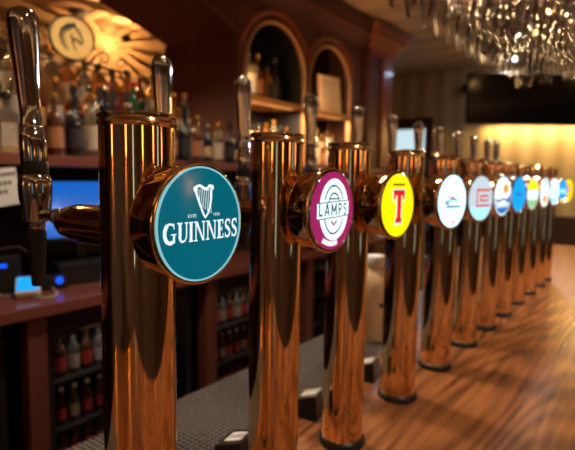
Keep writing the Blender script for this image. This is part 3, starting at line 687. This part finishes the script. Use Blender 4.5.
outline += stroke([(6 * s, 66 * s), (12 * s, 48 * s), (28 * s, 34 * s), (38 * s, 8 * s), (44 * s, -10 * s)], .012, .007)                  # brow and nose
outline += stroke([(44 * s, -10 * s), (38 * s, -20 * s), (28 * s, -18 * s), (20 * s, -6 * s), (6 * s, -2 * s)], .009, .010)                # muzzle and jaw
outline += stroke([(6 * s, -2 * s), (0, -16 * s), (6 * s, -36 * s), (14 * s, -56 * s)], .012, .004)                                         # throat
outline += stroke([(2 * s, 22 * s), (-6 * s, 4 * s), (2 * s, -8 * s)], .003, .009)
outline += disc(16 * s, 28 * s, .005, .003, 8)
art(outline, M['horse'], mp, None, .03).build('horse_head', sg)
ir = MB()
ir.tube([(0, -.55, 1.052), (0, -.09, 1.030)], .006, M['iron']); ir.tube([(0, .05, 1.024), (0, .30, 1.012)], .006, M['iron'])
ir.tube([(0, -.55, 1.02), (0, .30, .985)], .005, M['iron'])
for y in (-.50, -.20, .20): ir.tube([(0, y, .588), (0, y, 1.15 if y < 0 else 1.02)], .005, M['iron'])
sp = lambda y, z, r, sgn, t0: [(0, y + sgn * r * (1 - k / 22) * math.cos(t0 + k * .42), z + r * (1 - k / 22) * math.sin(t0 + k * .42)) for k in range(20)]
for y, z, r, g_ in ((-.16, 1.09, .04, 1), (-.28, 1.09, .045, -1), (.16, 1.06, .035, -1), (.25, 1.05, .032, 1), (-.42, 1.10, .05, 1)): ir.tube(sp(y, z, r, g_, 0), .0035, M['iron'], 6)
ir.build('iron_rail', sg)

# ------------------------------------------------------------------ things on the worktop
t = thing('till', 'black till with tilted blue touchscreen behind the nearest side arm', 'till', (-1.78, .98, .005), R(-8))
MB().box(-.16, .14, -.17, .19, 0, .10, M['black'], b=.006).build('cash_drawer', t)
MB().tube([(-.05, 0, .10), (-.07, 0, .22)], .03, M['black'], 12).build('stand', t)
TT = Matrix.Translation((-.02, .02, .34)) @ Matrix.Rotation(R(-14), 4, 'Y')
mo = MB().box(-.03, 0, -.22, .22, -.155, .155, M['black'], TT, b=.006).build('monitor', t)
MB().box(.0005, .002, -.20, .20, -.135, .135, M['screen'], TT).build('screen', mo)
MB().box(.141, .145, .02, .12, .05, .058, M['steel']).build('drawer_slot', t)
t = thing('receipt_printer', 'black receipt printer with blue light at the left edge', 'printer', (-1.79, .54, .005), R(-15))
MB().box(-.08, .09, -.12, .12, 0, .165, M['black'], b=.012).build('case', t)
MB().box(.0905, .094, -.02, .065, .118, .132, M['led']).build('indicator_light', t)
t = thing('card_reader', 'small black terminal with round blue light below the nearest tap', 'card reader', (-1.66, .765, .005), R(-15))
MB().box(-.035, .035, -.05, .05, 0, .062, M['black'], b=.008).build('case', t)
MB().lathe([(0, 0), (.016, 0), (.015, .003), (0, .004)], M['led'], 20, Matrix.Translation((.0352, .015, .042)) @ Matrix.Rotation(R(90), 4, 'Y')).build('blue_light', t)
t = thing('phone', 'small pale phone with bright blue screen charging on the worktop', 'phone', (-1.605, .625, .005), R(-28))
TP = Matrix.Translation((-.0, 0, .045)) @ Matrix.Rotation(R(26), 4, 'Y')
MB().box(-.058, .058, -.047, .047, -.022, .006, M['phonebody'], TP, b=.006).build('body', t)
MB().box(-.050, .042, -.041, .041, .0062, .0075, M['phonescreen'], TP).build('screen', t)
MB().tube([(.058, .02, .012), (.085, .05, .006), (.06, .10, .005), (-.02, .11, .005), (-.08, .09, .012)], .0035, M['cable']).build('charging_cable', t)
cb = MB().tube([(-1.72, .565, .012), (-1.66, .54, .012), (-1.62, .60, .012), (-1.70, .70, .06), (-1.76, .73, .15), (-1.80, .68, .19), (-1.83, .60, .18), (-1.83, .52, .175)], .0035, M['cable'], 8)
tag(cb.build('cable'), 'off-white cable looping over the receipt printer', 'cable')
t = thing('paper_notice', 'white printed card hanging below the shelf at the left edge', 'notice', (-1.495, .48, .575), R(0))
TP = Matrix.Rotation(R(8), 4, 'X')
MB().box(0, .002, -.17, .055, -.185, -.045, M['white'], TP).build('card', t)
tx = MB()
for r_, (a, b) in enumerate(((-.10, .05), (-.10, .03), (-.12, .0))):
    y = a; 
    while y < b: tx.box(.002, .0028, y, y + .012, -.075 - r_ * .032, -.062 - r_ * .032, M['ink'], TP); y += .017
tx.build('printed_text', t)

# ------------------------------------------------------------------ glass rack over the counter
rk = thing('glass_rack', 'dark wooden overhead rack full of hanging wine glasses', 'rack', (0, 0, 0))
XR = [-.035, .062, .159, .256, .353]
for x in [XR[0] - .05] + [(XR[i] + XR[i + 1]) / 2 for i in range(4)] + [XR[-1] + .05]:
    MB().box(x - .012, x + .012, .42, 2.05, 1.112, 1.122, M['mahog_h']).box(x - .005, x + .005, .42, 2.05, 1.122, 1.17, M['mahog_h']).build('rail', rk)
for y in (.47, 1.23, 2.0): MB().box(-.10, .42, y - .02, y + .02, 1.17, 1.19, M['mahog_h']).build('crosspiece', rk)
for x, y in ((-.08, .5), (.40, .5), (-.08, 1.97), (.40, 1.97)): MB().tube([(x, y, 1.19), (x, y, 1.88)], .008, M['iron']).build('hanging_rod', rk)
gp = None
def puck(x, y):  # small lights added among the glasses to make golden glints
    o = MB().lathe([(0, -.012), (.012, -.012), (.014, -.008), (.014, 0), (0, 0)], M['bulb_soft2'], 16, Matrix.Translation((x, y, 1.112))).build('added_glint_light', rk)
    l = bpy.data.lights.new('light', 'POINT'); l.energy = 1.6; l.color = (1, .66, .3); l.shadow_soft_size = .012
    lo = bpy.data.objects.new('lamp_light', l); C.objects.link(lo); lo.location = (x, y, 1.092); lo.parent = rk
for x, y in ((-.0, 1.32), (.105, 1.62), (.21, 1.25), (.0, 1.88), (.21, 1.88)): puck(x + .0135, y)
shapes = {
 'wine': [(.034, 0), (.0365, .003), (.034, .005), (.006, .010), (.0035, .018), (.0035, .085), (.007, .092), (.024, .104), (.034, .125), (.0375, .150), (.036, .175), (.031, .208)],
 'flute': [(.031, 0), (.0325, .003), (.030, .005), (.005, .010), (.0035, .018), (.0035, .070), (.007, .078), (.018, .100), (.025, .140), (.0265, .175), (.024, .215)],
 'balloon': [(.036, 0), (.038, .003), (.034, .005), (.006, .010), (.004, .018), (.004, .070), (.010, .078), (.034, .095), (.045, .120), (.046, .145), (.041, .180)]}
gproto = {}
def glass(kind, x, y, lb):
    if kind not in gproto:
        t = thing('wine_glass', lb, 'glass', (x, y, 1.124), 0, 'glasses hanging from the overhead rack')
        pr = shapes[kind]; F = Matrix.Scale(-1, 4, (0, 0, 1))
        foot = MB().lathe([(0, 0)] + pr[:6] + [(0, pr[5][1])], M['thin'], 24, F); foot.build('foot_and_stem', t)
        MB().lathe([(0, pr[5][1] + .0005)] + pr[6:], M['thin'], 28, F, cap=False).build('bowl', t)
        gproto[kind] = t
    else: dup(gproto[kind], (x, y, 1.124), lb)
RN = ['rail nearest the staff side', 'second rail', 'third rail', 'fourth rail', 'outermost rail']
for i, x in enumerate(XR):
    n = 0; y = .56 + (i % 2) * .02
    while y < 2.0:
        if x < .47 - .12 * (y + .35) + .16:
            glass(['wine', 'wine', 'balloon', 'wine', 'flute'][(i * 2 + n // 5) % 5], x, y, f"upturned clear glass, {ORD[n]} from the near end of the {RN[i]} overhead"); n += 1
        y += .0955

# ------------------------------------------------------------------ far end: television, bench, lamps
t = thing('television', 'wide black flat television mounted high on the far wall', 'television', (-.75, 5.39, 0), R(0))
a = R(38.5); TT = Matrix.Translation((0, 0, 1.365)) @ Matrix.Rotation(a, 4, 'Z') @ Matrix.Rotation(R(0), 4, 'X')
MB().box(-.62, .62, -.02, .03, -.265, .265, M['black'], TT, b=.008).build('casing', t)
MB().box(-.605, .605, -.0225, -.0205, -.25, .25, M['tv'], TT).build('screen', t)
MB().tube([tuple(TT @ Vector((0, .03, .02))), (0, .505, 1.385)], .03, M['black'], 8).build('wall_bracket', t)
t = thing('bench', 'dark brown leather bench below the television at the far end', 'bench', (-.1, 5.1, -1.07))
MB().box(-1.0, 1.6, -.15, .45, .38, .48, M['leather'], b=.02).build('seat', t)
MB().box(-1.0, 1.6, .45, .60, .30, 1.22, M['leather'], b=.02).build('backrest', t)
MB().box(-1.0, 1.6, -.10, .60, 0, .38, M['mahog']).build('base', t)
def camera_dot(): 
    t = thing('ceiling_speaker', 'small round dark speaker fixed high on the far wall', 'speaker', (-1.52, 5.895, 1.62))
    MB().lathe([(0, 0), (.05, 0), (.055, .02), (.045, .07), (0, .08)], M['black'], 20, Matrix.Rotation(R(90), 4, 'X')).build('body', t)
camera_dot()
t = thing('smoke_detector', 'round bluish-grey smoke detector on the ceiling behind the horse sign', 'smoke detector', (-3.55, 2.045, 1.88))
MB().lathe([(0, 0), (.09, 0), (.09, -.015), (.065, -.035), (0, -.038)], mat('bluish_grey_plastic', (.16, .17, .22), .5), 28).build('body', t)

# fluted lamp that throws rays over the ceiling of the back room
LP = Vector((-3.40, 2.40, 1.712))
t = thing('ray_lamp', 'small finned wall lamp throwing orange rays behind the bottles', 'lamp', LP)
fn = MB(); NF = 22
for k in range(NF):
    a = 2 * PI * k / NF + rnd.uniform(-.05, .05); w = R(rnd.uniform(2.0, 4.8))
    v = []
    for rr in (.010, .034):
        for s_ in (-1, 1):
            for x in (-.05, .004): v.append((x, rr * math.cos(a + s_ * w), rr * math.sin(a + s_ * w)))
    fn.add(v, [(0, 1, 3, 2), (4, 6, 7, 5), (0, 4, 5, 1), (2, 3, 7, 6), (0, 2, 6, 4), (1, 5, 7, 3)], M['iron'])
fn.lathe([(.036, -.004), (.034, .012), (.024, .026), (0, .032), (0, .028), (.022, .022), (.031, .010), (.033, -.004), (.036, -.004)], M['iron'], 32, Matrix.Rotation(R(90), 4, 'Y'))
for k in range(3): fn.tube([(-.28, .036 * math.cos(k * 2.1), .036 * math.sin(k * 2.1)), (.004, .034 * math.cos(k * 2.1), .034 * math.sin(k * 2.1))], .0015, M['iron'], 6)
fn.build('finned_shade', t)
def lamp(kind, loc, energy, col, size=.05, rot=None, parent=None, **kw):
    l = bpy.data.lights.new('light', kind); l.energy = energy; l.color = col
    if kind == 'AREA':
        l.shape = 'RECTANGLE' if 'sy' in kw else 'DISK'; l.size = size
        if 'sy' in kw: l.size_y = kw['sy']
        if 'spread' in kw: l.spread = kw['spread']
    else: l.shadow_soft_size = size
    if kind == 'SPOT': l.spot_size = kw.get('cone', R(80)); l.spot_blend = kw.get('blend', .6)
    o = bpy.data.objects.new('lamp_light', l); C.objects.link(o); o.location = loc
    if rot: o.rotation_euler = rot
    if parent: o.parent = parent
    return o
lamp('POINT', (-.004, 0, 0), 42, (1, .47, .15), .0004, parent=t)
for q in FL: lamp('AREA', (.0, 0, -.006), .35, (.9, .85, .85), .02, (0, R(20), 0), q, sy=.6)

for y, lb in ((.45, 'unseen warm light strip added over the left end of the stepped bottles'), (1.25, 'unseen warm light strip added over the right end of the stepped bottles')):  # added out of view so the bottle tops catch warm glints
    t = thing('light_strip', lb, 'light strip', (-2.35, y, 1.60 if y < 1 else 1.56), 0, 'light strips added over the stepped bottles')
    MB().box(-.012, .012, -.2, .2, .0, .014, M['lens_led']).build('diffuser', t)
    lamp('AREA', (0, 0, -.005), 12, (1, .62, .26), .03, (0, R(-18), 0), t, sy=.4, spread=R(100))
# down-lights over customer side and counter; the later ones added for glass glints
DL = [(.95, .35, 'recessed warm ceiling light nearest the camera'), (.55, 2.35, 'recessed warm ceiling light just past the glass rack'), (.6, 4.0, 'recessed warm ceiling light before the far wall'), (-.75, .9, 'recessed warm ceiling light over the staff aisle'), (1.9, -1.2, 'recessed warm ceiling light in the near corner'), (.05, 3.1, 'added warm ceiling light beyond the rack above the tower line'), (-.25, 4.6, 'added warm ceiling light in front of the television'), (1.3, 3.2, 'added warm ceiling light over the seating side'), (1.0, 5.2, 'added warm ceiling light in the far right corner')]
dproto = None
for k, (x, y, lb) in enumerate(DL):
    t = thing('ceiling_light', lb, 'ceiling light', (x, y, 1.88), 0, 'recessed ceiling lights')
    MB().lathe([(.045, 0), (.065, 0), (.065, -.008), (.045, -.010), (.045, 0)], M['brass_rim'], 24, cap=False).build('ring', t)
    MB().lathe([(0, -.001), (.045, -.001), (.043, -.004), (0, -.006)], M['bulb'], 20).build('bulb', t)
    E = [68, 125, 150, 100, 60, 60, 60, 60, 60][k]
    lamp('SPOT', (0, 0, -.02), E, (1, .80, .58), .05, parent=t, cone=R([105, 95, 110, 140, 120, 100, 110, 100, 100][k]), blend=.8)
t = thing('ceiling_light', 'cool white spotlight high above the television, seen through the hanging glasses', 'ceiling light', (-.92, 5.52, 1.88), 0)
MB().lathe([(.05, 0), (.07, 0), (.07, -.05), (.05, -.055), (.05, 0)], M['black'], 24, cap=False).build('ring', t)
MB().lathe([(0, -.05), (.05, -.05), (.048, -.058), (0, -.064)], M['bulb_cool'], 20).build('bulb', t)
dd = Vector((.25, 1.0, 0)) - Vector((-.92, 5.52, 1.8))
lamp('SPOT', (0, 0, -.08), 1000, (.66, .80, 1), .09, dd.to_track_quat('-Z', 'Y').to_euler(), t, cone=R(50))
# unseen strip added to wash the far wall with golden light
t = thing('light_strip', 'unseen warm light strip added on the far wall behind the television', 'light strip', (-.55, 5.88, 1.20), 0)
MB().box(-.7, .7, -.10, .02, 0, .02, M['brass_rim']).build('housing', t)
lamp('AREA', (0, -.09, -.01), 19, (1, .66, .28), 1.4, (R(-8), 0, 0), t, sy=.03)
# warm strips inside the arches
for yc, nm in ((2.10, 'warm light strip up the left side of the first arch'), (2.84, 'warm light strip up the left side of the second arch')):
    t = thing('light_strip', nm, 'light strip', (-1.765, yc, 0), 0, 'light strips inside the arches')
    MB().box(-.006, .002, -.004, .004, 1.06, 1.34, M['lens_led']).build('diffuser', t)
    lamp('AREA', (-.0, .03, 1.2), 2, (1, .6, .25), .02, (0, R(-90), R(90)), t, sy=.3)
for yc, nm in ((2.415, 'warm light strip under the shelf of the first arch'), (3.115, 'warm light strip under the shelf of the second arch')):
    t = thing('light_strip', nm, 'light strip', (-1.762, yc, 1.0115), 0, 'light strips under the arch shelves')
    MB().box(-.008, .008, -.25, .25, 0, .009, M['lens_led']).build('diffuser', t)
    lamp('AREA', (0, 0, -.01), 13, (1, .70, .34), .03, (0, 0, 0), t, sy=.5)
# unseen wall lamps added on the drinkers' side to put stripes in the copper
for k, (x, y, z, lb) in enumerate(((3.12, .6, .75, 'added amber wall lamp on the right-hand wall'), (3.12, -1.2, .75, 'added amber wall lamp in the near right corner'), (.9, -2.32, .75, 'added amber wall lamp on the near wall'), (-1.0, -2.32, .75, 'added amber wall lamp at the staff end of the near wall'), (3.12, 2.6, .75, 'added amber wall lamp farther along the right-hand wall'))):
    t = thing('added_wall_lamp', lb, 'wall lamp', (x, y, z), 0, 'amber wall lamps added on the customer side')
    MB().lathe([(.07, -.12), (.10, .12), (.096, .12), (.067, -.12)], M['bulb_soft'], 24, cap=False).build('shade', t)
    wall = (.04, .08, -.02, .02) if x > 3 else (-.02, .02, -.08, -.04)
    MB().box(*wall, -.2, .05, M['brass_rim']).build('back_plate', t)
    lamp('POINT', (-.02, 0, 0) if x > 3 else (0, .02, 0), 42, (1, .70, .42), .05, parent=t)

# ------------------------------------------------------------------ lift to floor level, camera, world
for o in C.objects:
    if o.parent is None: o.location.z += ZC
w = bpy.data.worlds.new('w'); bpy.context.scene.world = w; w.use_nodes = True
w.node_tree.nodes['Background'].inputs[0].default_value = (.5, .32, .2, 1); w.node_tree.nodes['Background'].inputs[1].default_value = .02
cd = bpy.data.cameras.new('camera'); cam = bpy.data.objects.new('camera', cd); C.objects.link(cam)
cd.sensor_width = 36; cd.lens = 495.634 / 575 * 36; cd.clip_start = .01
yaw, pit, rol = -.6444, -.097, .016
fw = Vector((math.sin(yaw) * math.cos(pit), math.cos(yaw) * math.cos(pit), math.sin(pit)))
rt = fw.cross(Vector((0, 0, 1))).normalized(); up = rt.cross(fw)
r2 = rt * math.cos(rol) + up * math.sin(rol); u2 = -rt * math.sin(rol) + up * math.cos(rol)
cam.matrix_world = Matrix(((r2.x, u2.x, -fw.x, .4703), (r2.y, u2.y, -fw.y, -.3477), (r2.z, u2.z, -fw.z, .517 + ZC), (0, 0, 0, 1)))
cd.dof.use_dof = True; cd.dof.focus_distance = .50; cd.dof.aperture_fstop = 5.6
sc = bpy.context.scene; sc.camera = cam
sc.view_settings.view_transform = 'Standard'; sc.view_settings.look = 'None'; sc.view_settings.exposure = .18; sc.view_settings.gamma = 1
